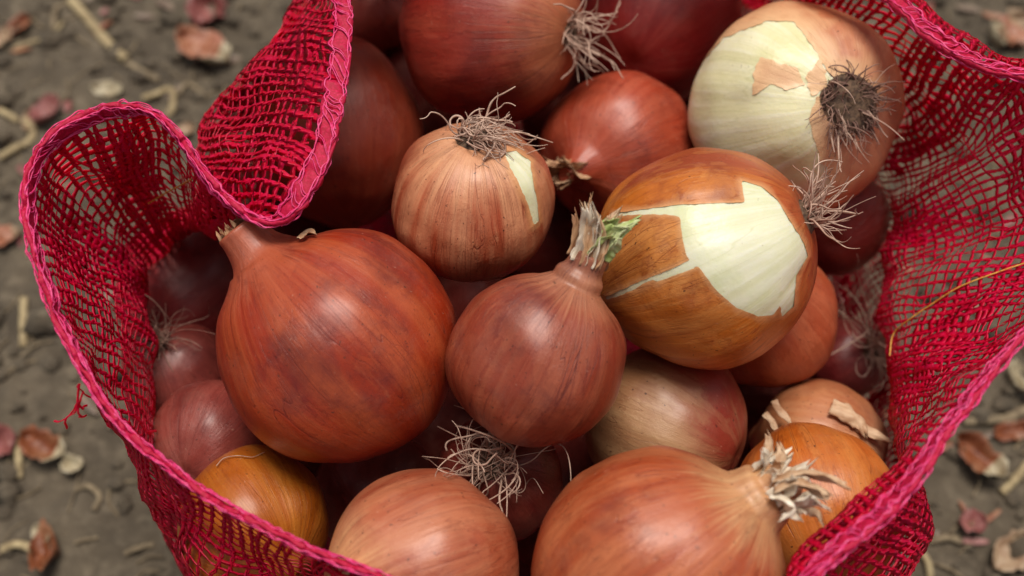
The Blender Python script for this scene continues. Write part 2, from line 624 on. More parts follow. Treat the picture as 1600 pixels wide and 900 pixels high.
def root_tuft(n, length, spread, seed, base=0.10, thick=.00042, droop=None, curl=1.0, pull=.10):
    """curled dry roots leaving the root pole along local -z"""
    r = random.Random(seed)
    T = Tubes()
    for i in range(n):
        a = r.uniform(0, 2 * math.pi)
        rb = base * math.sqrt(r.random())
        p = Vector((math.cos(a) * rb, math.sin(a) * rb, 0))
        d = Vector((math.cos(a) * spread * r.uniform(.2, 1.2), math.sin(a) * spread * r.uniform(.2, 1.2), -1)).normalized()
        L = length * r.choice((.35, .5, .7, .8, 1.0, 1.25)) * r.uniform(.7, 1.1)
        k = 14
        pts = []
        ax = Vector((r.gauss(0, 1), r.gauss(0, 1), r.gauss(0, 1))).normalized()
        om = r.uniform(-.42, .42) * curl
        for s in range(k):
            pts.append(tuple(p))
            p = p + d * (L / k)
            if r.random() < .22:
                ax = (ax + Vector((r.gauss(0, .9), r.gauss(0, .9), r.gauss(0, .9)))).normalized()
                om = r.uniform(-.5, .5) * curl
            d = (Matrix.Rotation(om, 3, ax) @ d).normalized()
            if droop is not None:
                d = (d + droop * pull).normalized()
            if p.z > .004:
                d.z -= .35
                d.normalize()
        th = thick * r.choice((.5, .7, .9, 1.2)) * r.uniform(.8, 1.2)
        T.add(smooth_path(pts, 30), np.linspace(th, th * .4, 30), 4)
    return T


def paper_strip(path, width, mat, parent, name='papery_leaf', curl=.35, seed=0, nw=11, tip=0.15, cup=.5, nrm=None):
    """a thin torn strip of dry leaf: path of control points in parent space, cupped across and ragged at the end"""
    r = random.Random(seed)
    C = smooth_path(path, 22)
    T = np.gradient(C, axis=0)
    T /= np.linalg.norm(T, axis=1, keepdims=True)
    N = np.cross(T, np.array([.3, .8, .5])) if nrm is None else np.asarray(nrm) - T * (T @ np.asarray(nrm))[:, None]
    N /= np.linalg.norm(N, axis=1, keepdims=True)
    B = np.cross(N, T)
    V = []
    for i in range(22):
        f = i / 21
        wd = width * (1 - (1 - tip) * max(0, (f - .55) / .45) ** 1.5) * (1 + .25 * noise.noise(Vector((f * 5, seed, 0))))
        for j in range(nw):
            s = j / (nw - 1) * 2 - 1
            jag = max(0, f - .6) * 3.2 * width * (noise.noise(Vector((s * 2.6, seed * 1.7, 5))) + .6 * noise.noise(Vector((s * 7, seed * 1.7, 8))))
            n = cup * width * (s * s - .3) + width * .3 * noise.noise(Vector((f * 4, s * 2.6, seed * 2.3))) + width * .12 * noise.noise(Vector((f * 9, s * 9, seed)))
            ang = curl * s * f
            V.append(C[i] + B[i] * (wd * s * math.cos(ang)) + N[i] * n + T[i] * jag)
    V = np.array(V).reshape(22, nw, 3)
    o = np_obj(name, V.reshape(-1, 3), grid_faces(V, False), mat, parent)
    so = o.modifiers.new("thickness", 'SOLIDIFY')
    so.thickness = 0.00012
    return o


def onion_frame(k):
    c, r = ONC[k]
    ax = cam_dir(*ON[k][5])
    z = Vector(ax)
    x = z.orthogonal().normalized()
    y = z.cross(x)
    rot = Matrix((x, y, z)).transposed()
    return Vector(c), r, rot


LOCAL = {}


def make_onion(k, label, mat, neck=None, seed=None, lump=.044, rib=.009, group='onions in the red net sack', peel=None, flesh=None):
    c, r, rot = onion_frame(k)
    seed = seed if seed is not None else (sum(map(ord, k)) * .37) % 17
    root = empty('onion', c, rot)
    tag(root, label, 'onion', group)
    q = ON[k][4]
    if peel is None:
        V = onion_mesh(r, q, seed, neck, 96 if r > .02 else 64, lump=lump, rib=rib)
        np_obj('skin', V.reshape(-1, 3), grid_faces(V), mat, root)
    else:
        V = onion_mesh(r, q, seed, neck, 128, lump=lump, rib=rib)
        np_obj('flesh', V.reshape(-1, 3), grid_faces(V), flesh, root)
        V = onion_mesh(r, q, seed, neck, 230, off=.00015, lump=lump, rib=rib)
        # finer along the meridian too
        m0 = V.shape[0]
        ii = np.linspace(0, m0 - 1, 190)
        i0 = np.minimum(ii.astype(int), m0 - 2)
        V = V[i0] + (V[i0 + 1] - V[i0]) * (ii - i0)[:, None, None]
        Mw = np.array(rot)
        W = V @ Mw.T + np.array(c)
        px, py, dp = to_px(W)
        nn = (W - np.array(c))
        facing = np.einsum('ijk,ijk->ij', nn, CAM - W) > -0.15 * r * .4
        jx = np.array([noise.noise(Vector((a * .09, b * .09, seed))) + .5 * noise.noise(Vector((a * .25, b * .25, seed + 3))) for a, b in zip(px.ravel(), py.ravel())]).reshape(px.shape)
        keep = np.full(px.shape, 1e3)
        for hole in peel['holes']:
            keep = np.minimum(keep, poly_sd(px, py, hole) + jx * peel.get('jag', 3.0))
        for fl in peel.get('flakes', []):
            keep = np.maximum(keep, -poly_sd(px, py, fl) + jx * 3.0)
        keep = np.where(facing, keep, 1e3)
        # the torn edge curls up a little
        lift = np.clip(1 - keep / 11.0, 0, 1) ** 2 * .0003 * np.clip(.5 + 1.3 * jx, 0, 2)
        V = V + V / (np.linalg.norm(V, axis=2, keepdims=True) + 1e-9) * lift[..., None]
        vv, ff, kv = cut_grid(V, keep)
        o = mesh_obj('skin', vv, ff, mat, root)
        at = o.data.attributes.new("thin", 'FLOAT', 'POINT')
        wv = np.array([noise.noise(Vector(v) * 160) for v in vv])
        at.data.foreach_set("value", (np.clip(1 - kv / (peel.get('film', 6) * (1 + .8 * wv)), 0, 1) * peel.get('fmax', .85)).astype(np.float32))
    LOCAL[k] = (root, c, r, rot, q)
    return root


def view_local(k, x, y, z):
    """direction given in the view (right, up, towards) turned into the onion's own axes"""
    return tuple(np.array(LOCAL_ROT[k]).T @ cam_dir(x, y, z))


LOCAL_ROT = {k: onion_frame(k)[2] for k in keys}


def add_roots(k, n, length, spread, seed, mat=None, droop=None, plate=.16, thick=.00042, curl=1.0, base=.75, pull=.10):
    root, c, r, rot, q = LOCAL[k]
    dl = None
    if droop is not None:
        dl = Vector(np.array(rot).T @ cam_dir(*droop))
    T = root_tuft(n, length, spread, seed, plate * r * base, thick, dl, curl, pull)
    o = T.build('roots', mat or M_ROOT, root)
    tag(o, kind='stuff')
    o.location = (0, 0, -.955 * q * r)
    # root plate: a knobbly cork disc
    rr = random.Random(seed)
    V = []
    for i, (a, z) in enumerate(((1.25, -.012), (1.05, .02), (.8, .05), (.45, .06), (.02, .05))):
        for j in range(20):
            p = j / 20 * 2 * math.pi
            n_ = 1 + .18 * noise.noise(Vector((math.cos(p) * 2, math.sin(p) * 2, seed + i)))
            V.append((math.cos(p) * plate * r * a * n_, math.sin(p) * plate * r * a * n_, -z * r * n_ * (1 + .4 * rr.random())))
    V = np.array(V).reshape(5, 20, 3)
    o = np_obj('root_plate', V.reshape(-1, 3), grid_faces(V)[:, ::-1], M_PLATE, root)
    o.location = (0, 0, -.945 * q * r)


def px_local(k, px, py, dd):
    """a point seen at (px,py), dd metres nearer than the onion's centre, in the onion's own axes"""
    root, c, r, rot, q = LOCAL[k]
    p = at_d(px, py, dep[k] - dd)
    return np.array(rot).T @ (p - np.array(c))


sk = onion_skin
F1 = onion_flesh("onion_flesh_cream", 3, srgb(224, 218, 172), srgb(232, 227, 196), srgb(204, 198, 142))
F2 = onion_flesh("onion_flesh_white", 5, srgb(218, 216, 178), srgb(228, 226, 202), srgb(198, 204, 152))

make_onion('A', 'shiny dark red onion at the top edge with a bushy root tuft on its right',
           sk("skin_a", srgb(144, 54, 46), srgb(178, 92, 74), srgb(90, 26, 30), 1, root_tint=srgb(180, 120, 84), lines=.7, rough=.36))
add_roots('A', 75, .032, 1.3, 11, droop=(.1, -.3, .35), plate=.16, thick=.0005)
make_onion('B', 'deep crimson onion at the top edge, between bushy rooted and cream peeled onions',
           sk("skin_b", srgb(146, 44, 44), srgb(168, 74, 68), srgb(96, 22, 28), 2, lines=.3, rough=.42))
make_onion('C', 'half peeled cream onion at upper right with a dark root crown facing up',
           sk("skin_c", srgb(206, 138, 96), srgb(222, 178, 140), srgb(172, 100, 72), 3, root_tint=srgb(196, 150, 124), lines=.4, blotch=.4, flake=.25, film=srgb(226, 200, 156)),
           flesh=F1, peel=dict(jag=3.0, film=48, fmax=.95, holes=[[(1060, 160), (1085, 110), (1130, 60), (1200, 32), (1240, 34), (1262, 62), (1284, 96), (1300, 120), (1330, 114), (1350, 136), (1310, 152),
                                        (1275, 152), (1264, 190), (1278, 240), (1300, 290), (1270, 330), (1100, 330), (1060, 240)]],
                     flakes=[[(1188, 86), (1212, 97), (1246, 106), (1258, 132), (1230, 140), (1204, 132), (1174, 150), (1180, 112)],
                             [(1258, 122), (1280, 92), (1290, 112), (1294, 136), (1268, 150)]]))
add_roots('C', 210, .014, 1.2, 12, M_ROOTD, droop=(0, -.2, -.3), plate=.21, curl=.8, base=1.2)
add_roots('C', 22, .024, 1.6, 31, M_ROOT, droop=(.3, -.5, -.2), plate=.25, curl=.5, base=1.1)
make_onion('D', 'red orange onion behind the small rooted onion, with a twisted brown dry neck',
           sk("skin_d", srgb(166, 74, 52), srgb(190, 110, 86), srgb(112, 44, 38), 4, lines=.5), neck=(.15, .22, .7))
make_onion('E', 'large amber onion with torn skin baring a big white patch',
           sk("skin_e", srgb(200, 126, 60), srgb(230, 178, 112), srgb(134, 62, 34), 5, root_tint=srgb(168, 84, 48), second=srgb(150, 76, 46), sdir=view_local('E', -.1, .9, .2), sthresh=(.62, .95), lines=.8, blotch=.85, rough=.36),
           flesh=F2, peel=dict(jag=1.3, film=9, holes=[[(1062, 336), (1100, 330), (1164, 322), (1158, 282), (1190, 292), (1214, 312), (1234, 345), (1256, 380),
                                        (1262, 400), (1244, 430), (1240, 478), (1222, 494), (1218, 478), (1208, 492), (1184, 494), (1150, 480), (1120, 455), (1092, 418),
                                        (1072, 400), (1066, 370)],
                                       [(958, 333), (1000, 328), (1060, 320), (1165, 316), (1165, 330), (1066, 340), (1040, 335), (1000, 336), (958, 338)],
                                       [(945, 464), (1000, 440), (1040, 424), (1076, 408), (1092, 416), (1060, 428), (1026, 440), (1020, 436), (975, 460), (950, 468)]]))
add_roots('E', 66, .030, .9, 13, droop=(.15, .35, .5), plate=.15, thick=.0005)
make_onion('F', 'small copper onion with a matted root tuft on top and a pale split streak',
           sk("skin_f", srgb(178, 94, 66), srgb(222, 170, 134), srgb(122, 48, 36), 6, root_tint=srgb(214, 172, 132), lines=.8, blotch=.4, rough=.36, streak=1.0),
           flesh=F2, peel=dict(jag=2.0, film=10, holes=[[(786, 238), (806, 236), (828, 252), (832, 280), (838, 310), (842, 345), (834, 352), (826, 322), (812, 290), (798, 262)]]))
add_roots('F', 120, .023, 1.6, 14, droop=(.9, -.45, -.1), plate=.2, curl=1.5, thick=.00048, pull=.2)
add_roots('F', 7, .016, 1.6, 34, droop=(-.7, .5, .3), plate=.2, curl=.6, thick=.0007)
make_onion('G', 'biggest orange red onion left of centre with a blunt neck touching the net',
           sk("skin_g", srgb(156, 58, 34), srgb(184, 100, 66), srgb(98, 36, 36), 7, lines=.55, blotch=.7, rough=.42, neck_tint=srgb(172, 98, 72), streak=.7),
           neck=(.29, .13, .66), lump=.038)
make_onion('H', 'dusky pink onion at the centre of the pile with a dry neck and green shoot',
           sk("skin_h", srgb(144, 68, 50), srgb(174, 110, 84), srgb(86, 34, 36), 8, lines=.85, blotch=.65, rough=.42, neck_tint=srgb(176, 126, 96)),
           neck=(.22, .28, .85))
make_onion('I', 'plain coppery onion tucked under the large amber onion with the white patch',
           sk("skin_i", srgb(178, 98, 68), srgb(200, 132, 98), srgb(130, 60, 46), 9, lines=.4))
make_onion('J', 'onion half pale and half red brown, just below the centre onion',
           sk("skin_j", srgb(166, 130, 96), srgb(190, 164, 126), srgb(132, 84, 62), 10, second=srgb(136, 56, 44), sdir=view_local('J', .8, .35, -.2), sthresh=(-.25, .30), lines=.5, blotch=.4))
make_onion('K', 'very large pinkish tan onion at the bottom edge with a crumpled white neck',
           sk("skin_k", srgb(174, 90, 58), srgb(206, 142, 102), srgb(118, 52, 40), 11, lines=.5, blotch=.6, rough=.36, neck_tint=srgb(208, 178, 132)),
           neck=(.21, .16, .95), lump=.038)
make_onion('L', 'large pink brown onion at the bottom edge below the tangle of pale roots',
           sk("skin_l", srgb(174, 100, 74), srgb(208, 152, 118), srgb(124, 60, 48), 12, lines=.6, blotch=.4, rough=.36, root_tint=srgb(226, 188, 138)))
make_onion('M', 'yellow amber onion at lower left partly behind the sack hem',
           sk("skin_m", srgb(176, 104, 44), srgb(202, 142, 70), srgb(120, 60, 30), 13, lines=.4, blotch=.4))
make_onion('N', 'smooth dusky pink onion above the yellow amber onion, against the left net wall',
           sk("skin_n", srgb(136, 66, 60), srgb(160, 94, 86), srgb(92, 42, 42), 14))
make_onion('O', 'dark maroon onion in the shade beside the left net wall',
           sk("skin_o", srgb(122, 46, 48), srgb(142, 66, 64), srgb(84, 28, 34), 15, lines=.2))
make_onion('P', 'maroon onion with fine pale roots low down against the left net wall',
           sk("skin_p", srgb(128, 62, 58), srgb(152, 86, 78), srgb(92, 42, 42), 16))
add_roots('P', 80, .034, 1.5, 15, M_ROOTD, droop=(.3, -.2, .7), plate=.2, curl=1.5, thick=.0003)
make_onion('Q', 'tall brown red onion at upper left half hidden by the folded net flap',
           sk("skin_q", srgb(138, 58, 42), srgb(158, 84, 62), srgb(94, 32, 30), 17, lines=.3, rough=.42))
make_onion('R', 'bright orange amber onion with thin dark lines at lower right beside the hem',
           sk("skin_r", srgb(196, 116, 56), srgb(216, 156, 94), srgb(130, 64, 36), 18, lines=1.0, blotch=.55, rough=.36))
make_onion('S', 'pale tan onion with torn skin behind the bright orange one at lower right',
           sk("skin_s", srgb(192, 134, 94), srgb(212, 168, 128), srgb(150, 90, 66), 19, root_tint=srgb(180, 150, 120), lines=.5))
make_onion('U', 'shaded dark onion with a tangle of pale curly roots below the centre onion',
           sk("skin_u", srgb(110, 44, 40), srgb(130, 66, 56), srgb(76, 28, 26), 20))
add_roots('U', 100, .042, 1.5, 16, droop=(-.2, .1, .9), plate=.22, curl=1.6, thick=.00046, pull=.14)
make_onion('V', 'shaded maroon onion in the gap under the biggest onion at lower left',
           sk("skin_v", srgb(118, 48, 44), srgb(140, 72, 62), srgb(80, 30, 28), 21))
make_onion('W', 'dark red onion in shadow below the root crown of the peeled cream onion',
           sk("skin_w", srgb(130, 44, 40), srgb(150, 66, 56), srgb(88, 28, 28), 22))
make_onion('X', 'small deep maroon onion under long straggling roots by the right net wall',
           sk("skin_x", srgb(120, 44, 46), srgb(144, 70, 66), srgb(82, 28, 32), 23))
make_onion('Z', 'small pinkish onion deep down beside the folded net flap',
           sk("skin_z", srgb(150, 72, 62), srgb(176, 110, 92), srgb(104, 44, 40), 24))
add_roots('Z', 26, .016, 1.2, 18, plate=.2)
deep = sk("skin_filler_shade", srgb(84, 30, 26), srgb(98, 40, 34), srgb(56, 18, 18), 25, rough=.7, gloss=.15)  # skin colour made extra dark to stand for the shade in the gaps
for i, k in enumerate(('FA', 'FB', 'FC', 'FD', 'FE', 'FF', 'FG', 'FH', 'FI', 'FJ', 'FK', 'FL')):  # fillers added under the pile to block light from below and the sides
    make_onion(k, 'added filler onion, coloured dark so the gap under the other onions looks shaded', deep,
               seed=i * 2.3, group='filler onions added to darken the gaps')
add_roots('X', 85, .055, 1.4, 17, M_ROOT, droop=(.15, .4, .9), plate=.22, thick=.00034, curl=1.2)

# ------------------------------------------------------------------ the sack
CX, CY = 0.004, 0.028
# hem px, py, z | ring1 px,py,z | ring2 px,py,z | belly angle (deg, 0 = +x, ccw from above)
ST = [
    (580, 897, .262, 583, 908, .240, 600, 985, .20, 252),
    (455, 842, .262, 457, 853, .240, 466, 925, .20, 240),
    (330, 776, .262, 332, 788, .240, 345, 880, .20, 228),
    (215, 690, .266, 220, 704, .244, 248, 810, .19, 216),
    (140, 600, .272, 160, 625, .245, 240, 720, .19, 205),
    (88, 505, .278, 160, 545, .240, 232, 620, .19, 195),
    (50, 395, .284, 130, 440, .245, 230, 530, .19, 186),
    (36, 300, .288, 120, 370, .245, 232, 470, .19, 178),
    (72, 215, .290, 150, 305, .245, 240, 415, .19, 170),
    (165, 164, .290, 200, 275, .245, 262, 380, .19, 163),
    (240, 178, .288, 242, 205, .262, 285, 365, .20, 157),
    (300, 245, .284, 294, 268, .262, 310, 365, .21, 151),
    (360, 312, .280, 350, 328, .262, 345, 372, .218, 146),
    (425, 352, .278, 398, 345, .262, 378, 372, .222, 141),
    (482, 318, .282, 410, 285, .276, 300, 268, .230, 136),
    (524, 230, .286, 430, 205, .282, 326, 218, .236, 131),
    (545, 125, .288, 475, 110, .286, 380, 118, .240, 126),
    (552, 30, .290, 515, 25, .288, 450, 32, .245, 120),
    (560, -60, .290, 545, -65, .285, 520, -60, .240, 112),
    (700, -165, .285, 700, -150, .250, 710, -60, .20, 98),
    (950, -190, .282, 950, -150, .250, 950, -50, .20, 82),
    (1190, -120, .282, 1185, -80, .255, 1150, -5, .20, 66),
    (1368, -6, .284, 1385, -16, .272, 1290, 75, .20, 53),
    (1450, 62, .286, 1480, 38, .274, 1390, 160, .20, 43),
    (1535, 108, .288, 1560, 90, .274, 1420, 235, .20, 34),
    (1640, 145, .290, 1640, 140, .274, 1420, 300, .20, 26),
    (1745, 235, .290, 1690, 255, .265, 1400, 370, .195, 17),
    (1765, 345, .288, 1660, 380, .255, 1385, 450, .19, 8),
    (1700, 440, .286, 1600, 480, .255, 1385, 535, .19, 358),
    (1595, 535, .284, 1520, 570, .258, 1400, 620, .20, 349),
    (1505, 655, .282, 1448, 658, .258, 1425, 720, .215, 340),
    (1420, 765, .278, 1368, 742, .256, 1443, 795, .215, 330),
    (1325, 860, .274, 1280, 832, .253, 1415, 895, .212, 318),
    (1235, 940, .270, 1200, 915, .250, 1330, 990, .21, 305),
    (1080, 1015, .266, 1100, 1050, .245, 1120, 1090, .21, 290),
    (900, 1025, .264, 900, 1060, .240, 900, 1105, .20, 275),
    (730, 965, .263, 735, 1005, .240, 740, 1050, .20, 262),
]


def reach(a):
    e = np.array([math.cos(a), math.sin(a)])
    best = .12
    for k in keys:
        c, rr_ = ONC[k]
        d = c[:2] - (CX, CY)
        al, pe = d @ e, abs(d @ np.array([-e[1], e[0]]))
        if pe < rr_:
            best = max(best, al + math.sqrt(rr_ ** 2 - pe ** 2))
    return best


REACH = np.array([reach(x) for x in np.linspace(0, 2 * math.pi, 180, endpoint=False)])
for _ in range(12):
    REACH = np.maximum(REACH, (np.roll(REACH, 3) + np.roll(REACH, -3)) / 2)
REACH += .003
ctrl = []
for s in ST:
    a = R(s[9])
    e = np.array([math.cos(a), math.sin(a)])
    rb = float(np.interp(a % (2 * math.pi), np.linspace(0, 2 * math.pi, 181), np.append(REACH, REACH[0])))
    ring = lambda rad, z: np.array([CX + e[0] * rad, CY + e[1] * rad, z])
    ctrl.append([at_z(*s[0:3]), at_z(*s[3:6]), at_z(*s[6:9]), ring(rb, .13), ring(rb * .95, .06), ring(rb * .8, .006), ring(.03, .004)])
ctrl = np.array(ctrl)                                  # stations x rings x 3


def cr_closed(P, t):
    n = len(P)
    i = np.floor(t).astype(int)
    f = (t - i).reshape((-1,) + (1,) * (P.ndim - 1))
    a, b, c, d = P[(i - 1) % n], P[i % n], P[(i + 1) % n], P[(i + 2) % n]
    return 0.5 * (2 * b + (c - a) * f + (2 * a - 5 * b + 4 * c - d) * f * f + (3 * b - a - 3 * c + d) * f ** 3)


# even spacing along the loop half-way down the upper wall
t0 = np.linspace(0, len(ST), 4000, endpoint=False)
loop = cr_closed(ctrl[:, 0] * .5 + ctrl[:, 1] * .5, t0)
seg = np.linalg.norm(np.roll(loop, -1, 0) - loop, axis=1)
acc = np.concatenate([[0], np.cumsum(seg)])
LOOP = acc[-1]
NU, NV = 1400, 300
tu = np.interp(np.linspace(0, LOOP, NU, endpoint=False), acc, np.append(t0, len(ST)))
rows = cr_closed(ctrl, tu)                             # NU x 7 x 3
G = np.zeros((NU, NV, 3))
vlen = np.linalg.norm(np.diff(rows, axis=1), axis=2)
for i in range(NU):
    d = smooth_path(rows[i], 260)
    s = np.concatenate([[0], np.cumsum(np.linalg.norm(np.diff(d, axis=0), axis=1))])
    tt = np.linspace(0, s[-1], NV)
    for c in range(3):
        G[i, :, c] = np.interp(tt, s, d[:, c])
WALL = float(np.mean(np.linalg.norm(np.diff(G, axis=1), axis=2).sum(1)))


def normals(G):
    du = np.roll(G, -1, 0) - np.roll(G, 1, 0)
    dv = np.gradient(G, axis=1)
    n = np.cross(du, dv)
    return n / (np.linalg.norm(n, axis=2, keepdims=True) + 1e-12)


# the onions push the net outwards where it would cut into them
for _ in range(3):
    for k in keys:
        c, r = ONC[k]
        dlt = G - c
        dist = np.linalg.norm(dlt, axis=2)
        lim = r * 1.03 + .001
        m = dist < lim
        m[:, :6] = False
        if m.any():
            out = dlt / (dist[..., None] + 1e-9)
            G = np.where(m[..., None], c + out * lim, G)
    Gs = G.copy()
    for _s in range(4):
        Gs[:, 1:-1] = .5 * Gs[:, 1:-1] + .125 * (np.roll(Gs, 1, 0) + np.roll(Gs, -1, 0))[:, 1:-1] + .125 * (Gs[:, 2:] + Gs[:, :-2])
    G = Gs
N = normals(G)
# soft wrinkles
uu, vv = np.arange(NU) / NU, np.arange(NV) / NV
wr = np.zeros((NU, NV))
for fu, fv, am in ((9, 2, .0018), (17, 3, .0014), (31, 5, .0009), (53, 9, .0006)):
    for _ in range(2):
        p1, p2 = rng.uniform(0, 6.28, 2)
        wr += am * np.sin(2 * math.pi * (fu * uu[:, None] + 1.3 * fv * vv[None] * rng.uniform(-1, 1)) + p1) * np.sin(2 * math.pi * fv * vv[None] + p2 + 3 * np.sin(2 * math.pi * uu[:, None] * 3 + p2))
wr *= np.clip(vv * 14, .25, 1)[None] * np.clip((.9 - vv) * 8, 0, 1)[None]
G = G + N * wr[..., None]
G[..., 2] = np.maximum(G[..., 2], .003)
N = normals(G)


def sack_at(u, v):
    """u in loop fraction, v in wall fraction -> point, normal (bilinear)"""
    x = (np.asarray(u) % 1.0) * NU
    y = np.clip(np.asarray(v), 0, 1) * (NV - 1)
    i, j = np.floor(x).astype(int), np.minimum(np.floor(y).astype(int), NV - 2)
    f, g = (x - i)[..., None], (y - j)[..., None]
    i0, i1 = i % NU, (i + 1) % NU
    P = (G[i0, j] * (1 - f) + G[i1, j] * f) * (1 - g) + (G[i0, j + 1] * (1 - f) + G[i1, j + 1] * f) * g
    return P, N[i0, j]


def jitter_field(nu, nv, seed):
    r = np.random.default_rng(seed)
    A = r.normal(0, 1, (nu, nv))
    def f(u, v):
        x, y = (np.asarray(u) % 1.0) * nu, np.clip(v, 0, 1) * (nv - 1)
        i, j = np.floor(x).astype(int), np.minimum(np.floor(y).astype(int), nv - 2)
        a, b = x - i, y - j
        a, b = a * a * (3 - 2 * a), b * b * (3 - 2 * b)
        i0, i1 = i % nu, (i + 1) % nu
        return (A[i0, j] * (1 - a) + A[i1, j] * a) * (1 - b) + (A[i0, j + 1] * (1 - a) + A[i1, j + 1] * a) * b
    return f


sack = empty('net_sack', (CX, CY, 0))
tag(sack, 'open red net sack with pink stitched hem, standing on the soil and full of onions', 'sack')
inv = np.array([CX, CY, 0])
CELL = .0041
NW = int(LOOP / CELL)
NF = int(WALL / CELL)
ju, jv = jitter_field(90, 26, 1), jitter_field(110, 30, 2)
ju2, jv2 = jitter_field(400, 120, 3), jitter_field(420, 120, 4)
jt1, jt2 = jitter_field(240, 60, 31), jitter_field(240, 60, 32)


def tilt(n, u, v):
    """each length of tape leans its own way"""
    d = np.stack([jt1(u, v), jt2(u, v), jt1(np.asarray(u) + .37, v)], -1)
    return n + .26 * d


def fuller(u):
    """the bunched lobe and flap are woven tighter to the eye"""
    x = np.asarray(u) % 1.0
    lobe = np.clip((x - US[2]) / .03, 0, 1) * np.clip((US[18] - x) / .03, 0, 1)
    flap = np.clip((x - US[11]) / .02, 0, 1) * np.clip((US[18] - x) / .03, 0, 1)
    return 1.0 + .16 * lobe + .34 * flap


US = [acc[int(i * 4000 / len(ST))] / LOOP for i in range(len(ST))]
T = Tubes()
hem_v = .0074 / WALL
jw = jitter_field(60, 14, 5)
for i in range(NW):                                    # warp: pairs of tapes that twist round each other
    vs = np.linspace(hem_v * .5, .985, 190)
    u0 = (i + rng.normal(0, .10)) / NW
    base = u0 + (.36 * ju(np.full_like(vs, u0), vs) + .08 * ju2(np.full_like(vs, u0), vs)) * CELL / LOOP
    ph = vs * NF * math.pi
    wd = rng.uniform(.72, 1.05) * .001
    for sgn in (-1, 1):
        P, Nn = sack_at(base + sgn * .0005 / LOOP * np.cos(ph), vs)
        P = P + Nn * (sgn * .0003 * np.sin(ph))[:, None]
        T.add(P - inv, (wd * (1 + .2 * np.sin(ph * .7 + i) + .45 * jw(np.full_like(vs, u0), vs)) * fuller(u0)).clip(.0005, .0026), 3, .12, tilt(Nn, base, vs))
for j in range(NF):                                    # weft: flat tape rows
    v0 = (j + .5 + rng.normal(0, .10)) / NF
    if v0 < hem_v or v0 > .985:
        continue
    us = np.linspace(0, 1, int(NW * (2.6 if v0 < .55 else 1.3)) + 1)
    vv_ = v0 + (.38 * jv(us, np.full_like(us, v0)) + .06 * jv2(us, np.full_like(us, v0))) * CELL / WALL
    P, Nn = sack_at(us, np.maximum(vv_, hem_v * .6))
    P = P + Nn * (.00012 * np.sin(us * NW * math.pi * 2))[:, None]
    wd = rng.uniform(.9, 1.25) * .001
    T.add(P - inv, wd * (1 + .2 * jv2(us * 2, np.full_like(us, v0)) + .45 * jw(us, np.full_like(us, v0))).clip(.5, 2.0) * fuller(us), 3, .11, tilt(Nn, us, np.full_like(us, v0)))
for i in range(520):
    u0, v0 = rng.random(), rng.uniform(.02, .5)
    sp = np.linspace(0, 1, 12)
    k1, k2, k3 = rng.normal(0, 1, 3)
    P, Nn = sack_at(u0 + k1 * .007 * sp + .0012 * np.sin(sp * 5 + i), np.clip(v0 + k2 * .035 * sp + .004 * np.sin(sp * 4 + k3), hem_v, .9))
    T.add(P + Nn * (.0006 * k3) - inv, rng.uniform(.0003, .0007), 3, .4, Nn)
net = tag(T.build('net', M_NET, sack, False), kind='stuff')

# hem: folded band
us = np.linspace(0, 1, 2801)
NS = int(LOOP / .0070)
fz2 = jitter_field(260, 4, 19)
prof = [(0.0, .0002), (.0004, .0007), (.0020, .0009), (.0038, .0007), (.0058, .0009), (.0074, .0004), (.0074, -.0004), (.0058, -.0009), (.0038, -.0007), (.0020, -.0009), (.0004, -.0007)]
HV = []
fz = jitter_field(500, 4, 9)
for d, o in prof:
    P, Nn = sack_at(us, np.full_like(us, d / WALL) + .0007 / WALL * (fz(us, np.full_like(us, .3)) + fz2(us, np.full_like(us, .6))))
    sc = .22 * np.abs(np.sin(us * NS * math.pi)) - .15
    HV.append(P + Nn * (o * (1 + .4 * fz(us, np.full_like(us, .8)) + sc * (1 if d < .003 or d > .006 else .3)) + .0004 * fz2(us, np.full_like(us, d / .011)))[:, None] - inv)
HV = np.array(HV).transpose(1, 0, 2)
hem = np_obj('hem', HV.reshape(-1, 3), grid_faces(HV), M_HEM, sack)
T = Tubes()
for side in (1, -1):
    for rail, dv in enumerate((.0006, .0062)):
        for strand in (0, 1):
            us2 = np.linspace(0, 1, NS * 8 + 1)
            d = dv + .00055 * np.sin(us2 * NS * math.pi + strand * math.pi + fz2(us2, np.full_like(us2, .2 + .3 * rail))) + .0006 * fz(us2, np.full_like(us2, .1 + .3 * rail)) + .0004
            P, Nn = sack_at(us2, d / WALL)
            T.add(P + Nn * side * (.0012 + .0003 * np.cos(us2 * NS * math.pi + strand * math.pi) + .0003 * fz(us2, np.full_like(us2, .9)))[:, None] - inv, (.00026) * (1 + .3 * fz(us2, np.full_like(us2, .5))).clip(.5, 1.5), 5)
    for i in range(NS):
        s = np.linspace(0, 1, 9)
        u1 = (i + rng.normal(0, .16)) / NS
        du = (.75 + rng.normal(0, .3)) / NS
        for rep in range(2):
            uu_ = u1 + du * s + rep * rng.normal(.15, .12) / NS + .12 / NS * np.sin(s * 5 + i)
            d = .0009 + (.0064 - .0009) * s
            P, Nn = sack_at(uu_, d / WALL)
            T.add(P + Nn * side * (.0012 + .0004 * np.sin(s * math.pi) + .0003 * np.sin(s * 9 + i))[:, None] - inv, rng.uniform(.00016, .0003), 4)
tag(T.build('stitching', M_STITCH, hem), kind='stuff')

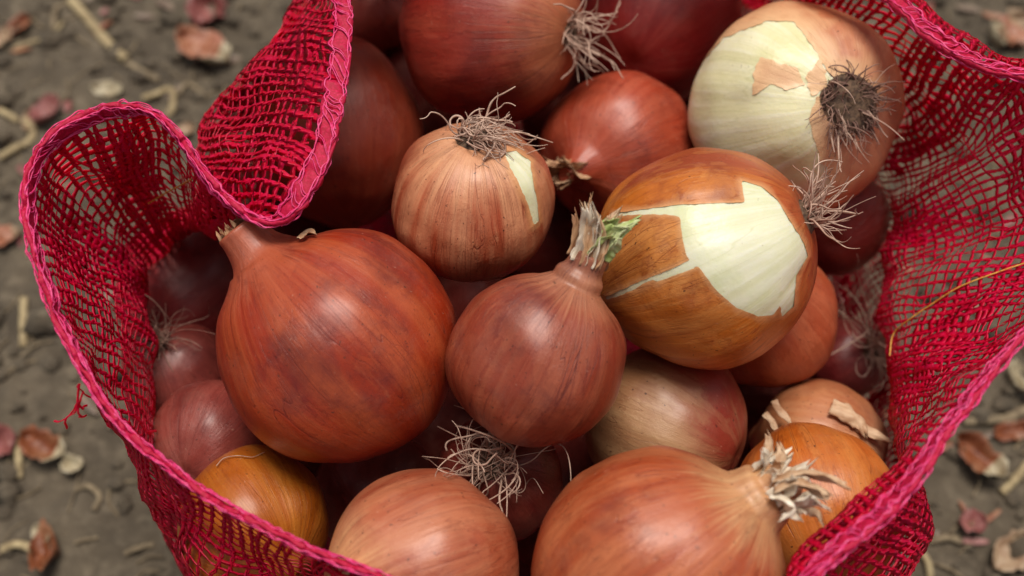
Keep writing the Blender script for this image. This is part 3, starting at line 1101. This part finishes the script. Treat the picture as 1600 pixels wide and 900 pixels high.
# surface for placing things on the net
NUc, NVc = NU // 4, NV // 3
Gc = G[::4, ::3]
bvh = BVHTree.FromPolygons([tuple(p) for p in Gc.reshape(-1, 3)], [tuple(f) for f in np.stack([
    (np.arange(Gc.shape[0])[:, None] * Gc.shape[1] + np.arange(Gc.shape[1] - 1)[None]).ravel(),
    (np.arange(Gc.shape[0])[:, None] * Gc.shape[1] + np.arange(1, Gc.shape[1])[None]).ravel(),
    (((np.arange(Gc.shape[0])[:, None] + 1) % Gc.shape[0]) * Gc.shape[1] + np.arange(1, Gc.shape[1])[None]).ravel(),
    (((np.arange(Gc.shape[0])[:, None] + 1) % Gc.shape[0]) * Gc.shape[1] + np.arange(Gc.shape[1] - 1)[None]).ravel()], 1)])


def on_net(px, py, lift=.0015):
    d = Vector(ray(px, py)).normalized()
    h = bvh.ray_cast(Vector(CAM), d)
    p = h[0] if h[0] else Vector(at_z(px, py, .24))
    return np.array(p - d * lift)


for path in ([(1620, 405), (1560, 425), (1500, 448), (1455, 476), (1420, 500), (1396, 522), (1390, 556)], [(232, 318), (258, 302), (285, 288), (300, 280)]):
    T = Tubes()
    T.add(smooth_path([on_net(*p) for p in path], 60) - inv, .00034, 5)
    T.build('yellow_thread', M_YELLOW, sack)
T = Tubes()
rq = random.Random(3)
for n_ in range(5):
    x0, y0 = rq.choice(((124, 600), (130, 612), (126, 625)))
    pts = [(x0, y0)]
    dx, dy = rq.uniform(-9, 2), rq.uniform(4, 16)
    for st_ in range(6):
        pts.append((pts[-1][0] + dx, pts[-1][1] + dy))
        dx, dy = dx * .5 + rq.uniform(-9, 9), dy * .7 + rq.uniform(-8, 10)
    T.add(smooth_path([at_z(a, b, .264 - .003 * i) for i, (a, b) in enumerate(pts)], 40) - inv, rq.uniform(.0004, .0006), 4, .5)
T.build('loose_thread', M_NET, sack)

# ------------------------------------------------------------------ necks and torn skin
def ragged_neck(k, n, r0, z0, length, width, mats, seed, lean=(0, 0, 0), curl=.5, flare=.4):
    """torn strips of dry leaf standing round the top of a neck"""
    root, c, r, rot, q = LOCAL[k]
    rr = random.Random(seed)
    lv = np.array(rot).T @ (np.array(lean)[0] * RT + np.array(lean)[1] * UP - np.array(lean)[2] * AX)
    for i in range(n):
        a = 2 * math.pi * (i * .618 % 1) + rr.uniform(-.3, .3)
        e = np.array([math.cos(a), math.sin(a), 0])
        rad = r0 * r * rr.uniform(.35, 1.05)
        L = length * rr.uniform(.45, 1.1)
        fl, cu = flare * rr.uniform(-.3, 1.2), curl * rr.uniform(-.6, 1.3)
        side = np.array([-e[1], e[0], 0]) * rr.uniform(-.35, .35)
        p, pts = e * rad + np.array([0, 0, z0 * r * q]), []
        d = np.array([0, 0, 1.0])
        for st_ in range(6):
            pts.append(p.copy())
            d = d + e * (fl * .22 + cu * .16 * st_ / 3) + side * .3 + lv * .25 - np.array([0, 0, 1]) * max(0, cu) * .10 * st_
            d = d / np.linalg.norm(d)
            p = p + d * L / 5
        m = mats[i % len(mats)]
        paper_strip(pts, width * rr.uniform(.5, 1.2), m, root, 'green_shoot' if m is M_GREEN else 'papery_leaf', seed=seed * 7 + i, cup=rr.uniform(.2, .8), tip=rr.uniform(.05, .5), nrm=e)


ragged_neck('H', 13, .19, 1.28, .021, .0040, [M_PAPER, M_PAPERD, M_PAPER, M_PAPERW], 3, lean=(-.25, .2, .1), curl=.25, flare=.25)
ragged_neck('H', 9, .13, 1.42, .019, .0044, [M_GREEN], 8, lean=(.55, .1, .45), curl=.3, flare=.25)
ragged_neck('K', 22, .21, 1.16, .014, .0034, [M_PAPERW, M_PAPER, M_PAPERW], 5, lean=(.1, .1, .2), curl=1.1, flare=.8)
ragged_neck('G', 9, .15, 1.26, .006, .0026, [M_PAPERD], 9, curl=.1, flare=.05)
ragged_neck('D', 15, .15, 1.10, .015, .0034, [M_PAPERD, M_PAPER, M_PAPERD], 6, lean=(-.3, .3, .2), curl=.6, flare=.4)
k = 'K'
for i, (p, wd, mat) in enumerate([
    ([(1205, 750), (1240, 738), (1278, 740), (1322, 756)], .0034, M_PAPER),
    ([(1210, 762), (1240, 752), (1265, 756), (1290, 770)], .0042, M_PAPER),
    ([(1205, 775), (1228, 782), (1240, 800), (1222, 812)], .0036, M_PAPERW),
]):
    paper_strip([px_local(k, a, b, .020 + .0015 * i + .002 * j) for j, (a, b) in enumerate(p)], wd, mat, LOCAL[k][0], seed=20 + i, cup=.5)
# S: ragged torn skin edge and wisps
k = 'S'
for i, (p, wd) in enumerate([([(1300, 632), (1325, 645), (1345, 662), (1352, 680)], .0040), ([(1318, 648), (1350, 668), (1375, 680), (1392, 690)], .0026),
                             ([(1210, 625), (1218, 640), (1230, 652), (1238, 664)], .0018), ([(1195, 645), (1205, 655), (1212, 668), (1216, 676)], .0016)]):
    paper_strip([px_local(k, a, b, .024 + .001 * j) for j, (a, b) in enumerate(p)], wd, M_PAPER, LOCAL[k][0], 'torn_skin', seed=60 + i)

# ------------------------------------------------------------------ ground
def soil_mat():
    t = NT("dry_soil")
    a = t.noise(t.co, 14, 6, .65)
    b = t.noise(t.co, 90, 5, .7)
    c = t.mix(t.ramp(a, .35, .68), srgb(70, 61, 49), srgb(98, 87, 71))
    c = t.mix(t.ramp(b, .45, .75), c, srgb(120, 108, 90))
    c = t.mix(t.ramp(t.noise(t.co, 45, 4, .6), .55, .8, 0, .7), c, srgb(58, 50, 41))
    n = t.bump(b, .004, .8)
    n = t.bump(t.noise(t.co, 400, 4, .7), .0012, .8, n)
    return t.done(t.principled(c, .95, n))


M_SOIL = soil_mat()
xs = np.concatenate([[-30, -8, -3, -1.2], np.linspace(-.62, .62, 200), [1.2, 3, 8, 30]])
ys = np.concatenate([[-30, -8, -3, -1.0], np.linspace(-.42, .82, 200), [1.4, 3, 8, 30]])
V = np.zeros((len(xs), len(ys), 3))
for i, x in enumerate(xs):
    for j, y in enumerate(ys):
        v = Vector((x, y, 0))
        h = 0
        if abs(x) < .63 and -.43 < y < .83:
            h = .007 * noise.noise(v * 9) + .006 * abs(noise.noise(v * 24)) + .005 * abs(noise.noise(v * 52 + Vector((3, 1, 0)))) + .003 * noise.noise(v * 110)
            rad = math.hypot(x - CX, y - CY)
            h = h * min(1, max(0, (rad - .11) / .05)) - .001
        V[i, j] = (x, y, h)
gr = np_obj('ground', V.reshape(-1, 3), grid_faces(V, False)[:, ::-1], M_SOIL)
tag(gr, kind='structure')
gb = BVHTree.FromPolygons([tuple(p) for p in V.reshape(-1, 3)], [tuple(f) for f in grid_faces(V, False)])


def ground_z(x, y):
    h = gb.ray_cast(Vector((x, y, 1)), Vector((0, 0, -1)))
    return h[0].z if h[0] else 0.0


def ground_px(px, py):
    p = at_z(px, py, 0.0)
    return np.array([p[0], p[1], ground_z(p[0], p[1])])


# crumbs of soil: uncountable
vs, qs, n0 = [], [], 0
r = random.Random(5)
for i in range(4200):
    x, y = r.uniform(-.55, .55), r.uniform(-.35, .72)
    if math.hypot(x - CX, y - CY) < .16:
        continue
    s = r.choice((.0014, .002, .003, .0045, .006)) * r.uniform(.6, 1.3) * (1.8 if r.random() < .05 else 1)
    z = ground_z(x, y)
    so = Vector((i * .7, 0, 0))
    V = []
    for a in np.linspace(0.05, math.pi - .05, 5):
        for b in range(7):
            d = Vector((math.sin(a) * math.cos(b / 7 * 6.283), math.sin(a) * math.sin(b / 7 * 6.283), math.cos(a)))
            d *= s * (1 + .5 * noise.noise(d * 1.4 + so))
            V.append((x + d.x * 1.2, y + d.y, z + d.z * .75 + s * .2))
    V = np.array(V).reshape(5, 7, 3)
    vs.append(V.reshape(-1, 3))
    qs.append(grid_faces(V)[:, ::-1] + n0)
    n0 += 35
tag(np_obj('soil_crumbs', np.concatenate(vs), np.concatenate(qs), M_SOIL), kind='stuff')

M_STRAW = fibre("dry_straw", srgb(132, 114, 82), srgb(176, 158, 120), 220, .8, (1, 1, 1))
M_STRAWD = fibre("weathered_straw", srgb(98, 84, 64), srgb(140, 124, 98), 220, .85)
# short broken fibres: uncountable
T = Tubes()
for i in range(1700):
    x, y = r.uniform(-.5, .5), r.uniform(-.33, .7)
    if math.hypot(x - CX, y - CY) < .165:
        continue
    L, a = r.uniform(.004, .03), r.uniform(0, 6.28)
    z = ground_z(x, y) + .001
    c = r.uniform(-.5, .5)
    T.add(smooth_path([(x, y, z), (x + L * .5 * math.cos(a), y + L * .5 * math.sin(a), z + .001), (x + L * math.cos(a + c), y + L * math.sin(a + c), z)], 8), r.uniform(.0003, .0012), 4)
tag(T.build('plant_litter', M_STRAWD), kind='stuff')


def flake_mat(name, a, b, c):
    a, b, c = [tuple(.66 * x for x in q[:3]) + (1,) for q in (a, b, c)]
    t = NT(name)
    f = t.noise(t.vmath('MULTIPLY', t.co, (1, .25, 1)), 320, 4, .6)
    g = t.noise(t.co, 60, 4, .6)
    col = t.mix(t.ramp(f, .35, .7), a, b)
    col = t.mix(t.ramp(g, .42, .68), col, c)
    sh = t.principled(col, .5, t.bump(f, .0006, .7))
    return t.done(sh)


FM = {
    'pink': flake_mat("flake_pink", srgb(150, 84, 80), srgb(186, 122, 112), srgb(128, 62, 58)),
    'orange': flake_mat("flake_orange", srgb(160, 92, 58), srgb(204, 150, 118), srgb(196, 132, 108)),
    'rust': flake_mat("flake_rust", srgb(128, 66, 36), srgb(160, 92, 54), srgb(178, 128, 92)),
    'grey': flake_mat("flake_grey", srgb(120, 100, 84), srgb(160, 136, 112), srgb(104, 76, 58)),
    'tan': flake_mat("flake_tan", srgb(170, 136, 104), srgb(206, 180, 148), srgb(148, 110, 80)),
    'pale': flake_mat("flake_pale", srgb(190, 174, 140), srgb(216, 204, 174), srgb(166, 146, 112)),
}


# crumbs of broken onion skin: uncountable
for cn in ('rust', 'grey', 'pink'):
    vs, qs, n0 = [], [], 0
    for i in range(170):
        x, y = r.uniform(-.5, .5), r.uniform(-.33, .7)
        if math.hypot(x - CX, y - CY) < .17:
            continue
        L, W, a, z = r.uniform(.003, .009), r.uniform(.0015, .004), r.uniform(0, 6.28), ground_z(x, y) + .002
        V = np.array([[(x + (math.cos(a) * u * L - math.sin(a) * q_ * W), y + (math.sin(a) * u * L + math.cos(a) * q_ * W), z + .4 * W * (q_ * q_) + r.uniform(-.3, .3) * W)
                       for q_ in (-1 + abs(u) * .6, 0, 1 - abs(u) * .5)] for u in (-1, -.4, .3, 1)])
        vs.append(V.reshape(-1, 3))
        qs.append(grid_faces(V, False) + n0)
        n0 += 12
    tag(np_obj('skin_crumbs', np.concatenate(vs), np.concatenate(qs), FM[cn]), kind='stuff')


def flake(px, py, wpx, hpx, ang, col, label, tipcol=None, cup=.35, seed=0, name='onion_skin_flake', cat='onion skin', group='dry onion skins on the soil'):
    """a curled shard of dry onion skin lying on the soil; ang in the picture, counter-clockwise"""
    p = ground_px(px, py)
    dp = float(to_px(p)[2])
    a, b = wpx / FPX * dp / 2, hpx / FPX * dp / 2 * 1.12
    V = []
    nu, nv = 15, 9
    for i in range(nu):
        s = i / (nu - 1) * 2 - 1
        for j in range(nv):
            t = j / (nv - 1) * 2 - 1
            wd = (1 - abs(s) ** 2.4) ** .6 * (1 + .28 * noise.noise(Vector((s * 2.2, math.copysign(1, t), seed * 3.1))) + .3 * noise.noise(Vector((s * 6, math.copysign(1, t), seed))))
            wd = max(wd, .06)
            z = cup * 1.6 * b * (t * t) + .35 * a * cup * s * s + .5 * b * noise.noise(Vector((s * 1.7, t * 1.5, seed * 1.9)))
            V.append((a * s * (1 + .12 * noise.noise(Vector((t * 2, seed, 1)))), b * t * wd, z))
    V = np.array(V).reshape(nu, nv, 3)
    V[..., 2] -= V[..., 2].min() - .0006
    o = np_obj(name, V.reshape(-1, 3), grid_faces(V, False), FM[col])
    if tipcol:
        o.data.materials.append(FM[tipcol])
        fl = grid_faces(V, False)
        for f, poly in zip(fl, o.data.polygons):
            if V.reshape(-1, 3)[f[0]][0] > a * .35:
                poly.material_index = 1
    so = o.modifiers.new("thickness", 'SOLIDIFY')
    so.thickness = .0004
    o.matrix_world = Matrix.Translation(Vector(p)) @ Matrix.Rotation(R(ang), 4, 'Z') @ Matrix.Rotation(R(8 * math.sin(seed * 2.1)), 4, 'X')
    tag(o, label, cat, group)
    return o


FL = [
    (325, 30, 62, 52, 80, 'pink', None, 'rounded pink onion skin on the soil above the tan skin at upper left'),
    (322, 88, 100, 54, -35, 'orange', 'pale', 'pinkish tan onion skin with a pale end lying left of the red flap'),
    (34, 48, 44, 26, 60, 'rust', None, 'rust coloured onion skin scrap near the upper left picture corner'),
    (8, 72, 46, 26, 65, 'tan', None, 'tan onion skin scrap at the left picture edge beside the rust one'),
    (82, 186, 52, 36, 70, 'pink', None, 'small pink onion skin beside the left lobe of the sack, above the curled leaf'),
    (52, 200, 40, 20, 100, 'tan', None, 'thin tan onion skin scrap touching the small pink skin at left'),
    (12, 375, 48, 34, 20, 'orange', 'tan', 'orange tan onion skin at the left picture edge halfway up the sack'),
    (8, 692, 44, 44, 30, 'pink', None, 'pale pink onion skin cut by the left picture edge near the bottom'),
    (72, 705, 82, 44, -25, 'rust', 'pale', 'rusty brown onion skin with a pale end at lower left'),
    (118, 728, 34, 26, 0, 'pale', None, 'small cream onion skin scrap beside the rusty brown skin at lower left'),
    (76, 868, 40, 70, 10, 'rust', None, 'dark rust onion skin near the lower left picture corner'),
    (1578, 62, 70, 54, 60, 'orange', 'tan', 'large orange tan onion skin at the upper right picture edge'),
    (1551, 72, 20, 46, 5, 'pale', None, 'narrow pale onion skin scrap beside the large skin at upper right'),
    (1522, 722, 92, 46, -50, 'rust', 'pale', 'rust onion skin with a cream tip right of the hem at lower right'),
    (1576, 680, 62, 30, 10, 'rust', None, 'rust onion skin under the forked stalk at the right picture edge'),
    (1575, 868, 92, 46, 35, 'tan', None, 'broad tan onion skin in the lower right picture corner'),
    (1510, 822, 44, 34, 0, 'pink', None, 'small pinkish onion skin below the cream tipped one at lower right'),
    (1588, 606, 30, 60, 30, 'pale', None, 'pale onion skin at the right picture edge above the forked stalk'),
    (170, 142, 52, 24, -8, 'pale', None, 'small cream onion skin scrap just above the left lobe of the sack'),
    (292, 208, 30, 24, 40, 'tan', None, 'small tan onion skin scrap in the notch between lobe and flap'),
    (70, 835, 34, 24, -40, 'pale', None, 'small cream scrap above the curled stalk at lower left'),
]
for i, f in enumerate(FL):
    flake(*f[:6], f[7], tipcol=f[6], seed=i * 1.37 + .4)


def stalk(pts, wpx, label, mat, name='dry_stalk', cat='dry stalk', lift=.002, flat=.6, fork=None, group='dry stalks on the soil'):
    C = []
    for i, (a, b) in enumerate(pts):
        p = ground_px(a, b)
        dp = float(to_px(p)[2])
        p[2] += wpx / FPX * dp * .45 * flat + lift * (math.sin(i * 2.2) * .5 + .5)
        C.append(p)
    o0 = C[0].copy()
    P = smooth_path(C, 48) - o0
    T = Tubes()
    rad = wpx / FPX * dp / 2 * (1 + .18 * np.array([noise.noise(Vector((t * 7, wpx, a))) for t in np.linspace(0, 1, 48)]))
    T.add(P, rad, 8, flat, np.broadcast_to([0, 0, 1.0], P.shape))
    if fork:
        Q = [ground_px(a, b) + np.array([0, 0, lift + .001]) for a, b in fork]
        T.add(smooth_path(Q, 24) - o0, np.linspace(rad.mean() * .8, rad.mean() * .4, 24), 8, flat, np.broadcast_to([0, 0, 1.0], (24, 3)))
    o = T.build(name, mat)
    o.location = o0
    tag(o, label, cat, group)


SL = [
    ([(112, 4), (135, 30), (165, 62), (198, 95)], 16, 'thick straight straw at top left pointing down towards the lobe', M_STRAW, None),
    ([(198, 98), (222, 112), (248, 124)], 11, 'short grey straw continuing from the lower end of the thick top left straw', M_STRAWD, None),
    ([(25, 82), (50, 72), (80, 58), (100, 40)], 6, 'thin bent stem beside the rust scrap near the upper left corner', M_STRAW, None),
    ([(85, 50), (92, 20), (108, 8), (135, 2)], 9, 'curved dry leaf stem looping off the top end of the thick straw', M_STRAWD, None),
    ([(225, 155), (248, 152), (258, 140), (272, 148), (268, 172), (258, 178)], 11, 'curled yellowish dry leaf above the left lobe', M_STRAW, None),
    ([(280, 150), (292, 135), (310, 140), (318, 156)], 8, 'small hooked dry leaf left of the red flap', M_STRAWD, None),
    ([(2, 250), (25, 238), (52, 225), (55, 208), (44, 196)], 13, 'hooked yellow brown leaf at the left edge by the lobe', M_STRAW, None),
    ([(2, 180), (18, 188), (32, 195)], 11, 'short pale stalk at the left edge above the hooked leaf', M_STRAW, None),
    ([(43, 472), (42, 505), (40, 545)], 13, 'upright looking pale straw on bare soil left of the sack', M_STRAW, None),
    ([(120, 765), (140, 762), (158, 778), (150, 800)], 9, 'curved brown stem on the soil left of the lower net', M_STRAWD, None),
    ([(2, 858), (30, 852), (55, 862), (62, 885)], 13, 'curled pale stalk near the lower left corner', M_STRAW, None),
    ([(195, 865), (215, 858), (240, 850)], 9, 'short straw against the lower left foot of the net', M_STRAWD, None),
    ([(30, 690), (32, 720), (28, 745)], 13, 'short pale stalk between the two lower left skins', M_STRAW, None),
    ([(1500, 662), (1540, 660), (1570, 656), (1605, 640)], 15, 'forked grey stalk at the right edge', M_STRAWD, [(1565, 657), (1590, 668), (1606, 676)]),
    ([(1562, 772), (1580, 755), (1604, 726)], 13, 'pale stalk at the right edge beside the cream tipped skin', M_STRAW, None),
    ([(1432, 858), (1445, 880), (1452, 905)], 12, 'pale stalk at the bottom right by the foot of the net', M_STRAW, None),
    ([(1448, 848), (1475, 842), (1500, 848)], 12, 'short straight straw below the small pinkish skin at lower right', M_STRAWD, None),
    ([(1572, 575), (1588, 590), (1606, 598)], 9, 'thin pale stem at the right edge above the pale skin', M_STRAW, None),
]
for p, wpx, lb, mat, fk in SL:
    stalk(p, wpx, lb, mat, fork=fk)

# ------------------------------------------------------------------ loose bits lying on the onions


def on_onion(k, px, py, lift):
    c, rr_ = ONC[k]
    d = ray(px, py) / np.linalg.norm(ray(px, py))
    b = d @ (CAM - c)
    disc = b * b - ((CAM - c) @ (CAM - c) - (rr_ * 1.02 + lift) ** 2)
    return CAM + d * (-b - math.sqrt(max(disc, 0)))


T = Tubes()
P = smooth_path([on_onion('M', *p, .0008) for p in ((338, 728), (350, 716), (372, 712), (395, 714), (414, 706))], 40)
T.add(P - P[0], np.linspace(.00022, .00012, 40), 4)
o = T.build('dry_root', M_ROOT)
o.location = P[0]
tag(o, 'thin pale dry root lying across the top of the yellow amber onion', 'root')
for k, pts, wd, mat, lb in (
    ('G', [(470, 372), (482, 362), (494, 366)], .0016, M_PAPER, 'grey scrap of dry skin caught between the big onion neck and the hem'),
):
    P = np.array([on_onion(k, a, b, .0008) for a, b in pts])
    c0 = P[0].copy()
    nn = (c0 - ONC[k][0]) / np.linalg.norm(c0 - ONC[k][0])
    o = paper_strip(P - c0, wd, mat, None, 'skin_scrap', seed=int(pts[0][0]), cup=.4, nrm=nn)
    o.location = c0
    tag(o, lb, 'onion skin')
